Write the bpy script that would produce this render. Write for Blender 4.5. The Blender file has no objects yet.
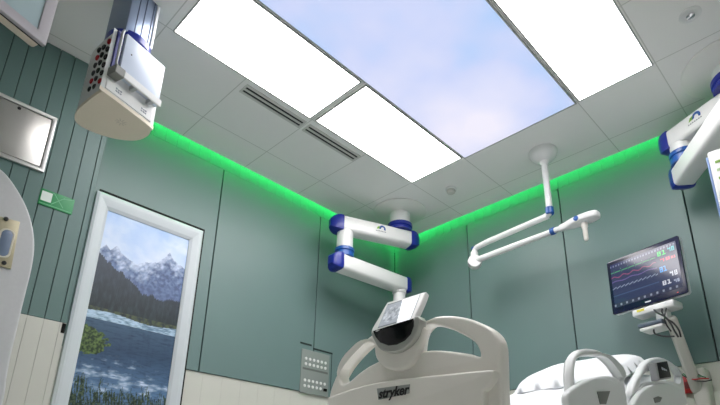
import bpy, bmesh, math, random
from mathutils import Vector, Matrix, noise
random.seed(7)
S = bpy.context.scene
COL = S.collection

# ------------------------------------------------------------------ camera (solved from the room's own lines)
F, PX, PY = 537.478, 369.53, 307.61
RT = Vector((0.69594192, -0.71792908, 0.01557854))
DN = Vector((0.25511598, 0.2269075, -0.93990894))
FW = Vector((0.67125307, 0.65809637, 0.34106962))
CAM = Vector((-2.126, -3.343, 0.302))


def at(u, v, ax, val):
    """the point of the room's plane (axis ax = val) seen at picture position u, v"""
    d = RT * ((u - PX) / F) + DN * ((v - PY) / F) + FW
    return CAM + d * ((val - CAM[ax]) / d[ax])


cd = bpy.data.cameras.new('camera')
cam = bpy.data.objects.new('camera', cd)
COL.objects.link(cam)
cd.sensor_width = 36
cd.lens = F / 720 * 36
cd.shift_x = -(PX - 360) / 720
cd.shift_y = (PY - 202.5) / 720
cd.clip_start = .02
M = Matrix((RT, -DN, -FW)).transposed().to_4x4()
M.translation = CAM
cam.matrix_world = M
S.camera = cam
S.view_settings.view_transform = 'Standard'
S.view_settings.look = 'None'
S.view_settings.gamma = 1
S.view_settings.use_curve_mapping = False
S.view_settings.exposure = 0.12


# ------------------------------------------------------------------ materials
def lin(c):
    return tuple(((x / 255) / 12.92 if x / 255 <= .04045 else ((x / 255 + .055) / 1.055) ** 2.4) for x in c)


MATS = {}


def mat(name, rgb=(200, 200, 200), rough=.5, metal=0, emit=0, ecol=None, noise_amt=0, nscale=20, spec=.5, bump=0, coat=0):
    if name in MATS:
        return MATS[name]
    m = bpy.data.materials.new(name)
    m.use_nodes = True
    nt = m.node_tree
    b = nt.nodes['Principled BSDF']
    c = (*lin(rgb), 1)
    b.inputs['Base Color'].default_value = c
    b.inputs['Roughness'].default_value = rough
    b.inputs['Metallic'].default_value = metal
    b.inputs['Specular IOR Level'].default_value = spec
    b.inputs['Coat Weight'].default_value = coat
    if emit:
        b.inputs['Emission Color'].default_value = (*lin(ecol or rgb), 1)
        b.inputs['Emission Strength'].default_value = emit
    if noise_amt or bump:
        g = nt.nodes.new('ShaderNodeNewGeometry')
        n = nt.nodes.new('ShaderNodeTexNoise')
        n.inputs['Scale'].default_value = nscale
        n.inputs['Detail'].default_value = 4
        nt.links.new(g.outputs['Position'], n.inputs['Vector'])
        if noise_amt:
            mx = nt.nodes.new('ShaderNodeMix')
            mx.data_type = 'RGBA'
            mx.inputs[6].default_value = tuple(x * (1 - noise_amt) for x in c[:3]) + (1,)
            mx.inputs[7].default_value = tuple(min(1, x * (1 + noise_amt)) for x in c[:3]) + (1,)
            nt.links.new(n.outputs['Fac'], mx.inputs[0])
            nt.links.new(mx.outputs[2], b.inputs['Base Color'])
        if bump:
            bp = nt.nodes.new('ShaderNodeBump')
            bp.inputs['Strength'].default_value = bump
            bp.inputs['Distance'].default_value = .01
            nt.links.new(n.outputs['Fac'], bp.inputs['Height'])
            nt.links.new(bp.outputs[0], b.inputs['Normal'])
    MATS[name] = m
    return m


def vcol_mat(name, rough=.3, emit=0, base=1):
    m = bpy.data.materials.new(name)
    m.use_nodes = True
    nt = m.node_tree
    b = nt.nodes['Principled BSDF']
    a = nt.nodes.new('ShaderNodeVertexColor')
    a.layer_name = 'Col'
    b.inputs['Roughness'].default_value = rough
    if base:
        nt.links.new(a.outputs[0], b.inputs['Base Color'])
    else:
        b.inputs['Base Color'].default_value = (.01, .01, .012, 1)
    if emit:
        nt.links.new(a.outputs[0], b.inputs['Emission Color'])
        b.inputs['Emission Strength'].default_value = emit
    MATS[name] = m
    return m


GREEN = mat('sage_wall_board', (108, 132, 131), .42, noise_amt=.04, nscale=3)
DGREEN = mat('dark_sage_plank', (98, 125, 122), .45, noise_amt=.05, nscale=4)
GROOVE = mat('groove_shadow_gap', (38, 52, 50), .8)
BEIGE = mat('beige_wainscot', (206, 207, 198), .5, noise_amt=.02, nscale=5)
WHITEP = mat('white_enamel', (226, 227, 226), .3, noise_amt=.01)
GREYP = mat('grey_enamel', (176, 180, 182), .35)
BLUEP = mat('cobalt_blue_plastic', (22, 40, 140), .3)
BLUEL = mat('mid_blue_plastic', (30, 84, 160), .3)
BEDP = mat('warm_white_plastic', (236, 233, 225), .32, noise_amt=.015, nscale=6)
RAILP = mat('cool_white_plastic', (228, 231, 231), .33)
BLACK = mat('black_gloss', (6, 6, 7), .12)
DARK = mat('dark_rubber', (28, 30, 33), .6)
STEEL = mat('brushed_steel', (196, 194, 190), .33, metal=.85, noise_amt=.08, nscale=8)
ALU = mat('anodised_frame', (204, 211, 216), .35, noise_amt=.02)
CHROME = mat('chrome', (220, 222, 226), .15, metal=1)
SHEET = mat('white_bed_linen', (238, 240, 243), .85, noise_amt=.015, nscale=9, bump=.25)
RED = mat('red_plastic', (170, 18, 26), .35)
LAMPW = mat('lit_white_diffuser', (255, 255, 250), .6, emit=11, ecol=(255, 251, 250))
LED = mat('lit_green_led', (30, 200, 90), .5, emit=26, ecol=(60, 255, 125))


def ceiling_mat():
    m = bpy.data.materials.new('white_ceiling_tiles')
    m.use_nodes = True
    nt = m.node_tree
    b = nt.nodes['Principled BSDF']
    b.inputs['Roughness'].default_value = .75
    g = nt.nodes.new('ShaderNodeNewGeometry')
    sp = nt.nodes.new('ShaderNodeSeparateXYZ')
    nt.links.new(g.outputs['Position'], sp.inputs[0])

    def M_(op, a, bb=None, c=None):
        n = nt.nodes.new('ShaderNodeMath')
        n.operation = op
        for i, x in enumerate((a, bb, c)):
            if x is None:
                continue
            if isinstance(x, (int, float)):
                n.inputs[i].default_value = x
            else:
                nt.links.new(x, n.inputs[i])
        return n.outputs[0]
    x, y = sp.outputs[0], sp.outputs[1]
    # joints every 0.6 m along x, and at the tile rows y = 0, -0.6, -1.175, -2.18, -2.72, -3.3 ...
    fx = M_('PINGPONG', M_('ADD', x, 60.0), .3)          # 0 at multiples of .6
    lx = M_('LESS_THAN', fx, .0035)
    ly = None
    for yy in (0.0, -.6, -1.175, -2.18, -2.72, -3.3, -3.9, -4.5):
        q = M_('LESS_THAN', M_('ABSOLUTE', M_('SUBTRACT', y, yy)), .0035)
        ly = q if ly is None else M_('MAXIMUM', ly, q)
    l = M_('MAXIMUM', lx, ly)
    mx = nt.nodes.new('ShaderNodeMix')
    mx.data_type = 'RGBA'
    mx.inputs[6].default_value = (*lin((240, 240, 238)), 1)
    mx.inputs[7].default_value = (*lin((206, 207, 203)), 1)
    nt.links.new(l, mx.inputs[0])
    nt.links.new(mx.outputs[2], b.inputs['Base Color'])
    return m


def sky_panel_mat():
    m = bpy.data.materials.new('lit_sky_picture')
    m.use_nodes = True
    nt = m.node_tree
    b = nt.nodes['Principled BSDF']
    b.inputs['Base Color'].default_value = (.1, .1, .12, 1)
    g = nt.nodes.new('ShaderNodeNewGeometry')
    n = nt.nodes.new('ShaderNodeTexNoise')
    n.inputs['Scale'].default_value = 1.25
    n.inputs['Detail'].default_value = 3
    n.inputs['Roughness'].default_value = .45
    mp = nt.nodes.new('ShaderNodeMapping')
    mp.inputs['Location'].default_value = (3.4, 1.1, 0)
    nt.links.new(g.outputs['Position'], mp.inputs[0])
    nt.links.new(mp.outputs[0], n.inputs['Vector'])
    # broad pale cloud near the middle of the panel
    d = nt.nodes.new('ShaderNodeVectorMath')
    d.operation = 'DISTANCE'
    d.inputs[1].default_value = (.86, -1.52, 3.09)
    nt.links.new(g.outputs['Position'], d.inputs[0])
    mr = nt.nodes.new('ShaderNodeMapRange')
    mr.inputs[1].default_value = .62
    mr.inputs[2].default_value = .05
    nt.links.new(d.outputs['Value'], mr.inputs[0])
    ad = nt.nodes.new('ShaderNodeMath')
    ad.operation = 'MULTIPLY_ADD'
    ad.inputs[1].default_value = .42
    nt.links.new(mr.outputs[0], ad.inputs[0])
    nt.links.new(n.outputs['Fac'], ad.inputs[2])
    cr = nt.nodes.new('ShaderNodeValToRGB')
    e = cr.color_ramp.elements
    e[0].position = .38
    e[0].color = (*lin((172, 206, 252)), 1)
    e[1].position = .95
    e[1].color = (*lin((244, 240, 255)), 1)
    k = e.new(.56)
    k.color = (*lin((206, 216, 252)), 1)
    nt.links.new(ad.outputs[0], cr.inputs[0])
    nt.links.new(cr.outputs[0], b.inputs['Emission Color'])
    b.inputs['Emission Strength'].default_value = .86
    return m


# ------------------------------------------------------------------ building helpers
def finish(name, me, m, parent=None, smooth=True, ang=35):
    """link a mesh (world coordinates) as one object, origin at its thing's base"""
    if m is not None:
        me.materials.clear()
        me.materials.append(m)
    if smooth:
        for p in me.polygons:
            p.use_smooth = True
        me.set_sharp_from_angle(angle=math.radians(ang))
    o = bpy.data.objects.new(name, me)
    COL.objects.link(o)
    if parent is not None:
        L = parent.get('_o')
        me.transform(Matrix.Translation(-Vector(L)))
        o.parent = parent
        o['_o'] = L
    else:
        vs = [v.co for v in me.vertices]
        lo = [min(v[i] for v in vs) for i in range(3)]
        hi = [max(v[i] for v in vs) for i in range(3)]
        L = Vector(((lo[0] + hi[0]) / 2, (lo[1] + hi[1]) / 2, lo[2]))
        me.transform(Matrix.Translation(-L))
        o.location = L
        o['_o'] = tuple(L)
    return o


def B(name, bm, m, parent=None, smooth=True, ang=35):
    bmesh.ops.recalc_face_normals(bm, faces=bm.faces[:])
    me = bpy.data.meshes.new(name)
    bm.to_mesh(me)
    bm.free()
    return finish(name, me, m, parent, smooth, ang)


def thing(name, label, cat, loc, group=None):
    o = bpy.data.objects.new(name, None)
    o.empty_display_size = .1
    COL.objects.link(o)
    o.location = loc
    o['_o'] = tuple(loc)
    o['label'] = label
    o['category'] = cat
    if group:
        o['group'] = group
    return o


def tag(o, label, cat, group=None):
    o['label'] = label
    o['category'] = cat
    if group:
        o['group'] = group
    return o


def struct(o):
    o['kind'] = 'structure'
    return o


def box(bm, lo, hi, bev=0, seg=2, mtx=None):
    lo = Vector(lo)
    hi = Vector(hi)
    r = bmesh.ops.create_cube(bm, size=1)
    vs = r['verts']
    c = (lo + hi) / 2
    d = hi - lo
    for v in vs:
        v.co = Vector((v.co.x * d.x, v.co.y * d.y, v.co.z * d.z)) + c
    if mtx is not None:
        for v in vs:
            v.co = mtx @ v.co
    if bev:
        bm.normal_update()
        es = list({e for v in vs for e in v.link_edges})
        bmesh.ops.bevel(bm, geom=es, offset=bev, segments=seg, affect='EDGES', profile=.5)
    return bm


def nb():
    return bmesh.new()


def frame(o, a, n):
    """matrix: local x -> a, local z -> n, origin o"""
    a = Vector(a).normalized()
    n = Vector(n)
    n = (n - a * n.dot(a)).normalized()
    b = n.cross(a).normalized()
    m = Matrix((a, b, n)).transposed().to_4x4()
    m.translation = Vector(o)
    return m


def ring_tube(bm, pts, rad, n=12, caps=True, squash=None):
    """sweep a circle along points; rad a number or a list"""
    pts = [Vector(p) for p in pts]
    if not isinstance(rad, (list, tuple)):
        rad = [rad] * len(pts)
    up = None
    rings = []
    for i, p in enumerate(pts):
        if i == 0:
            t = pts[1] - p
        elif i == len(pts) - 1:
            t = p - pts[i - 1]
        else:
            t = (p - pts[i - 1]).normalized() + (pts[i + 1] - p).normalized()
        t.normalize()
        if up is None:
            up = Vector((0, 0, 1)) if abs(t.z) < .9 else Vector((1, 0, 0))
            up = (up - t * up.dot(t)).normalized()
        else:
            up = (up - t * up.dot(t)).normalized()
        s = t.cross(up)
        rings.append([bm.verts.new(p + (up * math.cos(2 * math.pi * k / n) + s * math.sin(2 * math.pi * k / n)) * rad[i]) for k in range(n)])
    for a, b in zip(rings, rings[1:]):
        for k in range(n):
            bm.faces.new((a[k], a[(k + 1) % n], b[(k + 1) % n], b[k]))
    if caps:
        bm.faces.new(rings[0][::-1])
        bm.faces.new(rings[-1])
    return bm


def lathe(bm, c, prof, n=40, axis=(0, 0, 1)):
    """prof: (radius, height) pairs along the axis from c"""
    m = frame(c, (1, 0, 0) if abs(axis[2]) > .5 else (0, 0, 1), axis)
    rings = []
    for r, h in prof:
        rings.append([bm.verts.new(m @ Vector((max(r, .0003) * math.cos(2 * math.pi * k / n), max(r, .0003) * math.sin(2 * math.pi * k / n), h))) for k in range(n)])
    for a, b in zip(rings, rings[1:]):
        for k in range(n):
            bm.faces.new((a[k], a[(k + 1) % n], b[(k + 1) % n], b[k]))
    bm.faces.new(rings[0][::-1])
    bm.faces.new(rings[-1])
    return bm


def catmull(pts, sub=5, closed=True):
    out = []
    n = len(pts)
    rng = range(n) if closed else range(n - 1)
    for i in rng:
        if closed:
            p0, p1, p2, p3 = pts[i - 1], pts[i], pts[(i + 1) % n], pts[(i + 2) % n]
        else:
            p0, p1, p2, p3 = pts[max(i - 1, 0)], pts[i], pts[i + 1], pts[min(i + 2, n - 1)]
        for s in range(sub):
            t = s / sub
            out.append(tuple(.5 * ((2 * p1[k]) + (-p0[k] + p2[k]) * t + (2 * p0[k] - 5 * p1[k] + 4 * p2[k] - p3[k]) * t * t + (-p0[k] + 3 * p1[k] - 3 * p2[k] + p3[k]) * t ** 3) for k in range(len(p1))))
    if not closed:
        out.append(tuple(pts[-1]))
    return out


def plate(name, outlines, m4, depth, bev, m, parent=None, seg=3, ang=40):
    """flat 2D outlines (first outer, others holes) in the frame m4, thick depth about z=0, edges rounded by bev"""
    cu = bpy.data.curves.new('tmp', 'CURVE')
    cu.dimensions = '2D'
    cu.fill_mode = 'BOTH'
    cu.extrude = max(depth / 2 - bev, 0)
    cu.bevel_depth = bev
    cu.bevel_resolution = seg
    cu.offset = -bev
    for ol in outlines:
        sp = cu.splines.new('POLY')
        sp.points.add(len(ol) - 1)
        for i, p in enumerate(ol):
            sp.points[i].co = (p[0], p[1], 0, 1)
        sp.use_cyclic_u = True
    ob = bpy.data.objects.new('tmp', cu)
    COL.objects.link(ob)
    dg = bpy.context.evaluated_depsgraph_get()
    me = bpy.data.meshes.new_from_object(ob.evaluated_get(dg))
    bpy.data.objects.remove(ob)
    bpy.data.curves.remove(cu)
    me.transform(m4)
    bm = nb()
    bm.from_mesh(me)
    bmesh.ops.remove_doubles(bm, verts=bm.verts[:], dist=.0002)
    bmesh.ops.recalc_face_normals(bm, faces=bm.faces[:])
    bm.to_mesh(me)
    bm.free()
    me.name = name
    return finish(name, me, m, parent, True, ang)


def text(name, s, m4, size, m, parent=None, shear=0, bold=0, depth=.0008, sx=1):
    cu = bpy.data.curves.new('tmp', 'FONT')
    cu.body = s
    cu.size = size
    cu.shear = shear
    cu.offset = bold
    cu.extrude = depth
    cu.align_x = 'CENTER'
    cu.align_y = 'CENTER'
    ob = bpy.data.objects.new('tmp', cu)
    COL.objects.link(ob)
    dg = bpy.context.evaluated_depsgraph_get()
    me = bpy.data.meshes.new_from_object(ob.evaluated_get(dg))
    bpy.data.objects.remove(ob)
    bpy.data.curves.remove(cu)
    me.transform(Matrix.Diagonal((sx, 1, 1, 1)))
    me.transform(m4)
    me.name = name
    return finish(name, me, m, parent, False)


def rrect(w, h, r, n=5, cx=0, cy=0):
    out = []
    for sx, sy, a0 in ((1, 1, 0), (-1, 1, 90), (-1, -1, 180), (1, -1, 270)):
        for k in range(n + 1):
            a = math.radians(a0 + 90 * k / n)
            out.append((cx + sx * (w / 2 - r) + r * math.cos(a), cy + sy * (h / 2 - r) + r * math.sin(a)))
    return out


# ------------------------------------------------------------------ the room
ZC = 3.10            # ceiling
CY, CX = .333, 2.030  # ceiling edges beside the light coves
WY, WX = .405, 2.100  # faces of the wall boards
NY, NX = .085, -1.212  # face and corner of the plank wall standing forward at the left
X0, Y0 = -4.2, -5.6

bm = nb()
box(bm, (X0 - .1, Y0 - .1, -.1), (WX + .2, WY + .2, 0))
struct(B('floor', bm, mat('grey_vinyl_floor', (218, 218, 215), .4, noise_amt=.03, nscale=6)))

# ceiling slab with the light openings closed by panels laid just under it
bm = nb()
box(bm, (X0, Y0, ZC), (CX, CY, ZC + .045))
ceiling = struct(B('ceiling', bm, ceiling_mat(), smooth=False))
bm = nb()
box(bm, (X0 - .1, Y0 - .1, ZC + .26), (WX + .2, WY + .2, ZC + .34))
struct(B('trim_1', bm, mat('cove_lid', (120, 150, 130), .7), smooth=False))


# back wall (y) : carcass, boards, wainscot
bm = nb()
box(bm, (X0, WY + .02, 0), (WX + .2, WY + .14, ZC + .26))
wb = struct(B('wall_back', bm, GROOVE, smooth=False))
ZW = 1.225


def boards(axis, face, edges, z0, z1, m, parent, name='wall_board', gap=.011, thick=.02, bev=.0015):
    """flush boards between the given edges, gap between neighbours; one mesh"""
    bm = nb()
    for a, b_ in zip(edges, edges[1:]):
        a_, b2 = min(a, b_) + gap / 2, max(a, b_) - gap / 2
        if axis == 1:
            box(bm, (a_, face, z0), (b2, face + thick, z1), bev, 1)
        else:
            box(bm, (face, a_, z0), (face + thick, b2, z1), bev, 1)
    return B(name, bm, m, parent, smooth=False)


ztop = 3.03
boards(1, WY, [-1.30, -.155, .965, WX], ZW, ztop, GREEN, wb)
boards(1, WY, [-1.3 + .10 * i for i in range(34)] + [WX], ztop, ZC + .26, GREEN, wb, 'cove_wall_band', gap=.0012, bev=.0005)
boards(1, WY + .012, [-1.3 + .17 * i for i in range(21)], 0.1, ZW - .003, BEIGE, wb, 'wainscot', gap=.0004, thick=.008, bev=.0004)

bm = nb()
box(bm, (WX + .02, Y0, 0), (WX + .14, WY + .02, ZC + .26))
wr = struct(B('wall_right', bm, GROOVE, smooth=False))
g3, g4, g5 = at(470, 290, 0, WX).y, at(566.5, 261, 0, WX).y, at(693, 240, 0, WX).y
boards(0, WX, [WY, g3, g4, g5, g5 - .98, g5 - 1.96, g5 - 2.94], ZW + .03, ztop, GREEN, wr)
boards(0, WX, [WY - .10 * i for i in range(60)], ztop, ZC + .26, GREEN, wr, 'cove_wall_band', gap=.0012, bev=.0005)
boards(0, WX + .012, [WY - .17 * i for i in range(34)], 0.1, ZW + .027, BEIGE, wr, 'wainscot', gap=.0004, thick=.008, bev=.0004)

# the plank wall standing forward at the left
bm = nb()
box(bm, (X0, NY + .012, 0), (NX - .002, WY + .02, ZC))
wl = struct(B('wall_left', bm, GROOVE, smooth=False))
pl_edges = [NX, NX - .030] + [NX - .030 - .0868 * i for i in range(1, 34)]
boards(1, NY, [e for e in pl_edges], 1.28, ZC - .001, DGREEN, wl, 'wall_plank', gap=.0042, thick=.012)
boards(1, NY, [NX, NX - .030] + [NX - .030 - .0868 * i for i in range(1, 34)], .1, 1.278, BEIGE, wl, 'wainscot', gap=.0012, thick=.012, bev=.0008)
bm = nb()
box(bm, (NX - .002, NY + .0, 1.28), (NX + .004, WY, ZC - .001))
B('corner_edge', bm, DGREEN, wl, smooth=False)
bm = nb()
box(bm, (NX - .002, NY + .0, .1), (NX + .004, WY, 1.279))
B('corner_edge', bm, BEIGE, wl, smooth=False)

# the walls behind the camera
WALLN = mat('pale_wall_paint', (222, 224, 220), .7)
bm = nb()
box(bm, (X0 - .12, Y0, 0), (X0, WY + .14, ZC + .26))
struct(B('wall_entrance', bm, WALLN, smooth=False))
bm = nb()
box(bm, (X0, Y0 - .12, 0), (WX + .14, Y0, ZC + .26))
struct(B('wall_front', bm, WALLN, smooth=False))

# the green light strips along the coves, fixed to the ceiling's edges
for nm, lo, hi, lab in (('x', (NX + .01, CY - .03, ZC + .150), (CX, CY + .018, ZC + .160), 'green glowing light strip in the cove above the wall with the lake picture'),
                        ('y', (CX - .03, Y0 + .3, ZC + .150), (CX + .018, CY - .032, ZC + .160), 'green glowing light strip in the cove above the wall behind the bed')):
    t = thing('light_strip', lab, 'light strip', ((lo[0] + hi[0]) / 2, (lo[1] + hi[1]) / 2, ZC + .045), 'green cove light strips')
    bm = nb()
    box(bm, lo, hi)
    B('led_strip', bm, LED, t, smooth=False)
    n_ = 8
    for k in range(n_):
        f_ = (k + .5) / n_
        cx = lo[0] + (hi[0] - lo[0]) * f_ if nm == 'x' else CX - .035
        cy = lo[1] + (hi[1] - lo[1]) * f_ if nm == 'y' else CY - .035
        bm = nb()
        box(bm, (cx - .005, cy - .005, ZC + .045), (cx + .005, cy + .005, ZC + .152))
        B('bracket', bm, STEEL, t, smooth=False)
# ------------------------------------------------------------------ ceiling lights
ALUF = mat('ceiling_grid_metal', (176, 179, 176), .45)


def ceil_panel(name, lab, cat, x0, x1, y0, y1, lamp, fr=.014, group=None):
    t = thing(name, lab, cat, ((x0 + x1) / 2, (y0 + y1) / 2, ZC - .012), group)
    w, h = x1 - x0, y1 - y0
    cx, cy = (x0 + x1) / 2, (y0 + y1) / 2
    m4 = frame((cx, cy, ZC - .006), (1, 0, 0), (0, 0, 1))
    plate('frame', [rrect(w + 2 * fr, h + 2 * fr, .003, 1), rrect(w, h, .002, 1)], m4, .010, .001, ALUF, t, 1)
    bm = nb()
    box(bm, (x0 + .0005, y0 + .0005, ZC - .007), (x1 - .0005, y1 - .0005, ZC - .002))
    B('diffuser', bm, lamp, t, smooth=False)
    return t


G = 'flat white ceiling light panels'
ceil_panel('ceiling_light', 'bright white ceiling panel left of the sky panel, nearest the service column', 'ceiling light', -1.144, -.034, -1.157, -.612, LAMPW, .010, G)
ceil_panel('ceiling_light', 'bright white ceiling panel left of the sky panel, nearest the smoke detector', 'ceiling light', .027, 1.185, -1.160, -.622, LAMPW, .010, G)
ceil_panel('ceiling_light', 'bright white ceiling panel right of the blue sky panel, the one nearest the bed', 'ceiling light', .027, 1.195, -2.698, -2.202, LAMPW, .010, G)
ceil_panel('ceiling_light', 'unseen white ceiling panel added right of the sky panel, further from the bed', 'ceiling light', -1.144, -.034, -2.698, -2.202, LAMPW, .010, G)  # out of view, mirrored from the left pair and added for its light
ceil_panel('sky_panel', 'large glowing ceiling panel showing pale blue and lilac sky', 'sky panel', -1.144, 1.207, -2.162, -1.188, sky_panel_mat(), .010)

# slot air vents
for i, (u0, v0, u1, v1) in enumerate([(246, 87.5, 302.5, 123), (308.5, 127, 357, 157)]):
    a, b_ = at(u0, v0, 2, ZC), at(u1, v1, 2, ZC)
    cx, cy = (a.x + b_.x) / 2, (a.y + b_.y) / 2 + .0
    L = b_.x - a.x
    t = thing('slot_vent', ['two-slot linear air vent in the ceiling beside the upper white light panel',
                            'two-slot linear air vent in the ceiling beside the lower white light panel'][i], 'air vent', (cx, cy, ZC - .008), 'linear ceiling vents')
    m4 = frame((cx, cy + .016, ZC - .003), (1, 0, 0), (0, 0, 1))
    plate('frame', [rrect(L + .03, .105, .004, 1), rrect(L, .020, .002, 1, 0, .020), rrect(L, .020, .002, 1, 0, -.020)], m4, .006, .001, mat('vent_frame', (205, 206, 202), .5), t, 1)
    for s in (-1, 1):
        bm = nb()
        box(bm, (cx - L / 2, cy + .016 + s * .020 - .010, ZC - .0015), (cx + L / 2, cy + .016 + s * .020 + .010, ZC - .0005))
        B('slot', bm, mat('vent_dark', (18, 20, 22), .8), t, smooth=False)
        bm = nb()
        box(bm, (cx - L / 2, cy + .016 + s * .020 - .002, ZC - .004), (cx + L / 2, cy + .016 + s * .020 + .001, ZC - .0016))
        B('vane', bm, mat('vent_vane', (60, 62, 64), .5), t, smooth=False)

# smoke detector, recessed sprinkler
p = at(451, 189, 2, ZC)
t = thing('smoke_detector', 'small round white smoke detector on the ceiling near the wall corner', 'smoke detector', (p.x, p.y, ZC - .05))
bm = nb()
lathe(bm, (p.x, p.y, ZC), [(.055, 0), (.055, -.012), (.05, -.016)], 32)
B('base', bm, WHITEP, t)
bm = nb()
lathe(bm, (p.x, p.y, ZC - .016), [(.040, 0), (.043, -.010), (.036, -.026), (.018, -.032), (0, -.033)], 32)
B('sensor_cap', bm, mat('detector_grey', (196, 196, 190), .5), t)
p = at(690, 14.5, 2, ZC)
t = thing('ceiling_sprinkler', 'small round white sprinkler rosette in the ceiling tile at upper right', 'sprinkler', (p.x, p.y, ZC - .02))
bm = nb()
lathe(bm, (p.x, p.y, ZC), [(.062, 0), (.062, -.004), (.050, -.009), (.036, -.009)], 32)
B('rosette', bm, WHITEP, t)
bm = nb()
lathe(bm, (p.x, p.y, ZC - .008), [(.02, 0), (.024, -.008), (.0, -.012)], 20)
B('sprinkler_head', bm, CHROME, t)

# ------------------------------------------------------------------ wall picture: mountain lake
t = thing('framed_picture', 'tall white-framed picture of a snowy mountain lake with dark forest', 'picture', (-.69, WY - .03, .55))
px0, px1, pz0, pz1 = -1.020, -.385, .62, 2.248
ox0, ox1, oz0, oz1 = -1.118, -.285, .53, 2.362
YF = WY - .012   # back of frame
# bevelled frame: outer edge low at the wall, inner edge raised
bm = nb()
prof = [(0, 0), (0, .030), (.018, .038), (.35, .038), (.8, .030), (1, .018), (1, 0)]
rings = []
for f_, d_ in prof:
    x0 = ox0 + (px0 - ox0) * f_ if f_ > .05 else ox0 + f_
    x1 = ox1 + (px1 - ox1) * f_ if f_ > .05 else ox1 - f_
    z0 = oz0 + (pz0 - oz0) * f_ if f_ > .05 else oz0 + f_
    z1 = oz1 + (pz1 - oz1) * f_ if f_ > .05 else oz1 - f_
    rings.append([bm.verts.new((x, WY - .001 - d_, z)) for x, z in ((x0, z0), (x1, z0), (x1, z1), (x0, z1))])
for a, b_ in zip(rings, rings[1:]):
    for k in range(4):
        bm.faces.new((a[k], a[(k + 1) % 4], b_[(k + 1) % 4], b_[k]))
for k in range(4):
    bm.faces.new((rings[0][k], rings[0][(k + 1) % 4], rings[-1][(k + 1) % 4], rings[-1][k]))
B('frame', bm, ALU, t, smooth=False)
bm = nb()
box(bm, (ox0 + .02, WY - .010, oz0 - .012), (ox1 + .022, WY - .0005, oz1 + .030))  # black strip stands in for the frame's shadow at top and right
B('frame_shadow_strip', bm, mat('painted_shadow_black', (8, 16, 15), .8), t, smooth=False)


def fbm(x, y, s, o=5):
    return noise.fractal(Vector((x * s, y * s, 1.7)), 1.0, 2.0, o)


def mix(a, b_, k):
    k = max(0, min(1, k))
    return tuple(a[i] + (b_[i] - a[i]) * k for i in range(3))


def interp(tab, x):
    for (a, b_), (c, d_) in zip(tab, tab[1:]):
        if x <= c:
            return b_ + (d_ - b_) * max(0, (x - a) / (c - a))
    return tab[-1][1]


RIDGE = [(0, 1.944), (.06, 1.985), (.11, 1.965), (.17, 2.00), (.24, 1.96), (.34, 1.925), (.43, 1.915), (.52, 1.95), (.58, 1.965), (.66, 1.985), (.74, 2.045), (.78, 2.085), (.82, 2.05), (.88, 2.03), (.94, 2.015), (1, 2.0)]
TREE = [(0, 1.91), (.15, 1.85), (.3, 1.80), (.45, 1.75), (.6, 1.70), (.75, 1.68), (.88, 1.69), (1, 1.71)]
SHORE = 1.475


def lake_color(a, z):
    """a: 0..1 across, z: height in the room; the colour printed there"""
    X = a * .635
    r = interp(RIDGE, a) + .010 * fbm(X, .3, 22, 4)
    tr = interp(TREE, a) + .012 * abs(math.sin(X * 210 + 3 * fbm(X, 2, 9))) + .03 * fbm(X, .1, 16)
    water_dark = (52, 78, 104)
    if z > r:                                   # sky with soft cloud
        h = (z - r) / .3
        c = mix((206, 219, 242), (164, 194, 236), h + .5 * fbm(X, z, 5))
        return mix(c, (224, 232, 246), .0 + .8 * fbm(X * .6 + 3, z, 7))
    if z > tr:                                  # rock and snow
        snow = -.05 + .9 * fbm(X + .5 * z, z * .8, 16, 5) + .7 * fbm(X - .5 * z, z + 4, 34, 4) + .7 * (z - (r - .08)) / .1
        rock = mix((104, 126, 168), (66, 84, 122), .5 + fbm(X, z, 40))
        c = mix(rock, (206, 218, 240), (snow * .62 + .30))
        return mix(c, (84, 102, 140), (1.83 - z) * 4 if z < 1.83 else 0)
    if z > SHORE + .02 + .012 * math.sin(a * 7):   # forest
        st = abs(math.sin(X * 330 + 5 * fbm(X, z * .2, 12)))
        c = mix((22, 34, 40), (52, 68, 74), st * .45 + .6 * fbm(X, z * .35, 45))
        up = (z - SHORE) / .4
        c = mix(c, (58, 70, 92), up * .75 - .1)
        if z < SHORE + .05:
            c = mix(c, (78, 90, 62), .55 + fbm(X, z, 40))
        return c
    if z > SHORE - .03:                          # bright bank and river light
        k = .5 + fbm(X * .8, z * 5, 30)
        return mix((92, 122, 146), (182, 206, 226), k + .25 * (a < .6))
    # bush standing in the water at the left
    bx, bz = a / .27, (z - 1.285) / .095
    if bx * bx + bz * bz < 1.0 + .5 * fbm(X, z, 35) and z > 1.19:
        return mix((30, 50, 30), (96, 120, 62), .5 + 1.1 * fbm(X, z, 70))
    # water, darker under the forest's mirror image, pale cloud mirrored lower down
    d = (SHORE - z)
    base = mix((66, 94, 120), (46, 70, 98), d / .25)
    base = mix(base, (98, 132, 170), (d - .2) * 3 if d < .5 else .9 - (d - .5) * .6)
    rip = fbm(X * .7, z * 4.5, 26)
    c = mix(base, (34, 54, 78), .55 * rip + .1 + .3 * max(0, fbm(X * 5, z * .4, 10)))
    cl = fbm(X * 1.0 + 2.2, z * 2.4, 9) + .45 * rip + .55 - abs(z - 1.045) * 6 - abs(a - .48) * .9
    c = mix(c, (206, 220, 240), cl * 1.1)
    # reeds rising from the lower edge
    hr = .93 + .06 * fbm(X, .5, 14) + .14 * (abs(a - .62)) + .10 * abs(fbm(X, 3.1, 160))
    if z < hr and fbm(X * 1.0 + .15 * z, z * .12, 130) > -.05 - (hr - z) * 2:
        c = mix((26, 44, 38), (84, 102, 74), .4 + fbm(X, z, 90))
    return c


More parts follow.
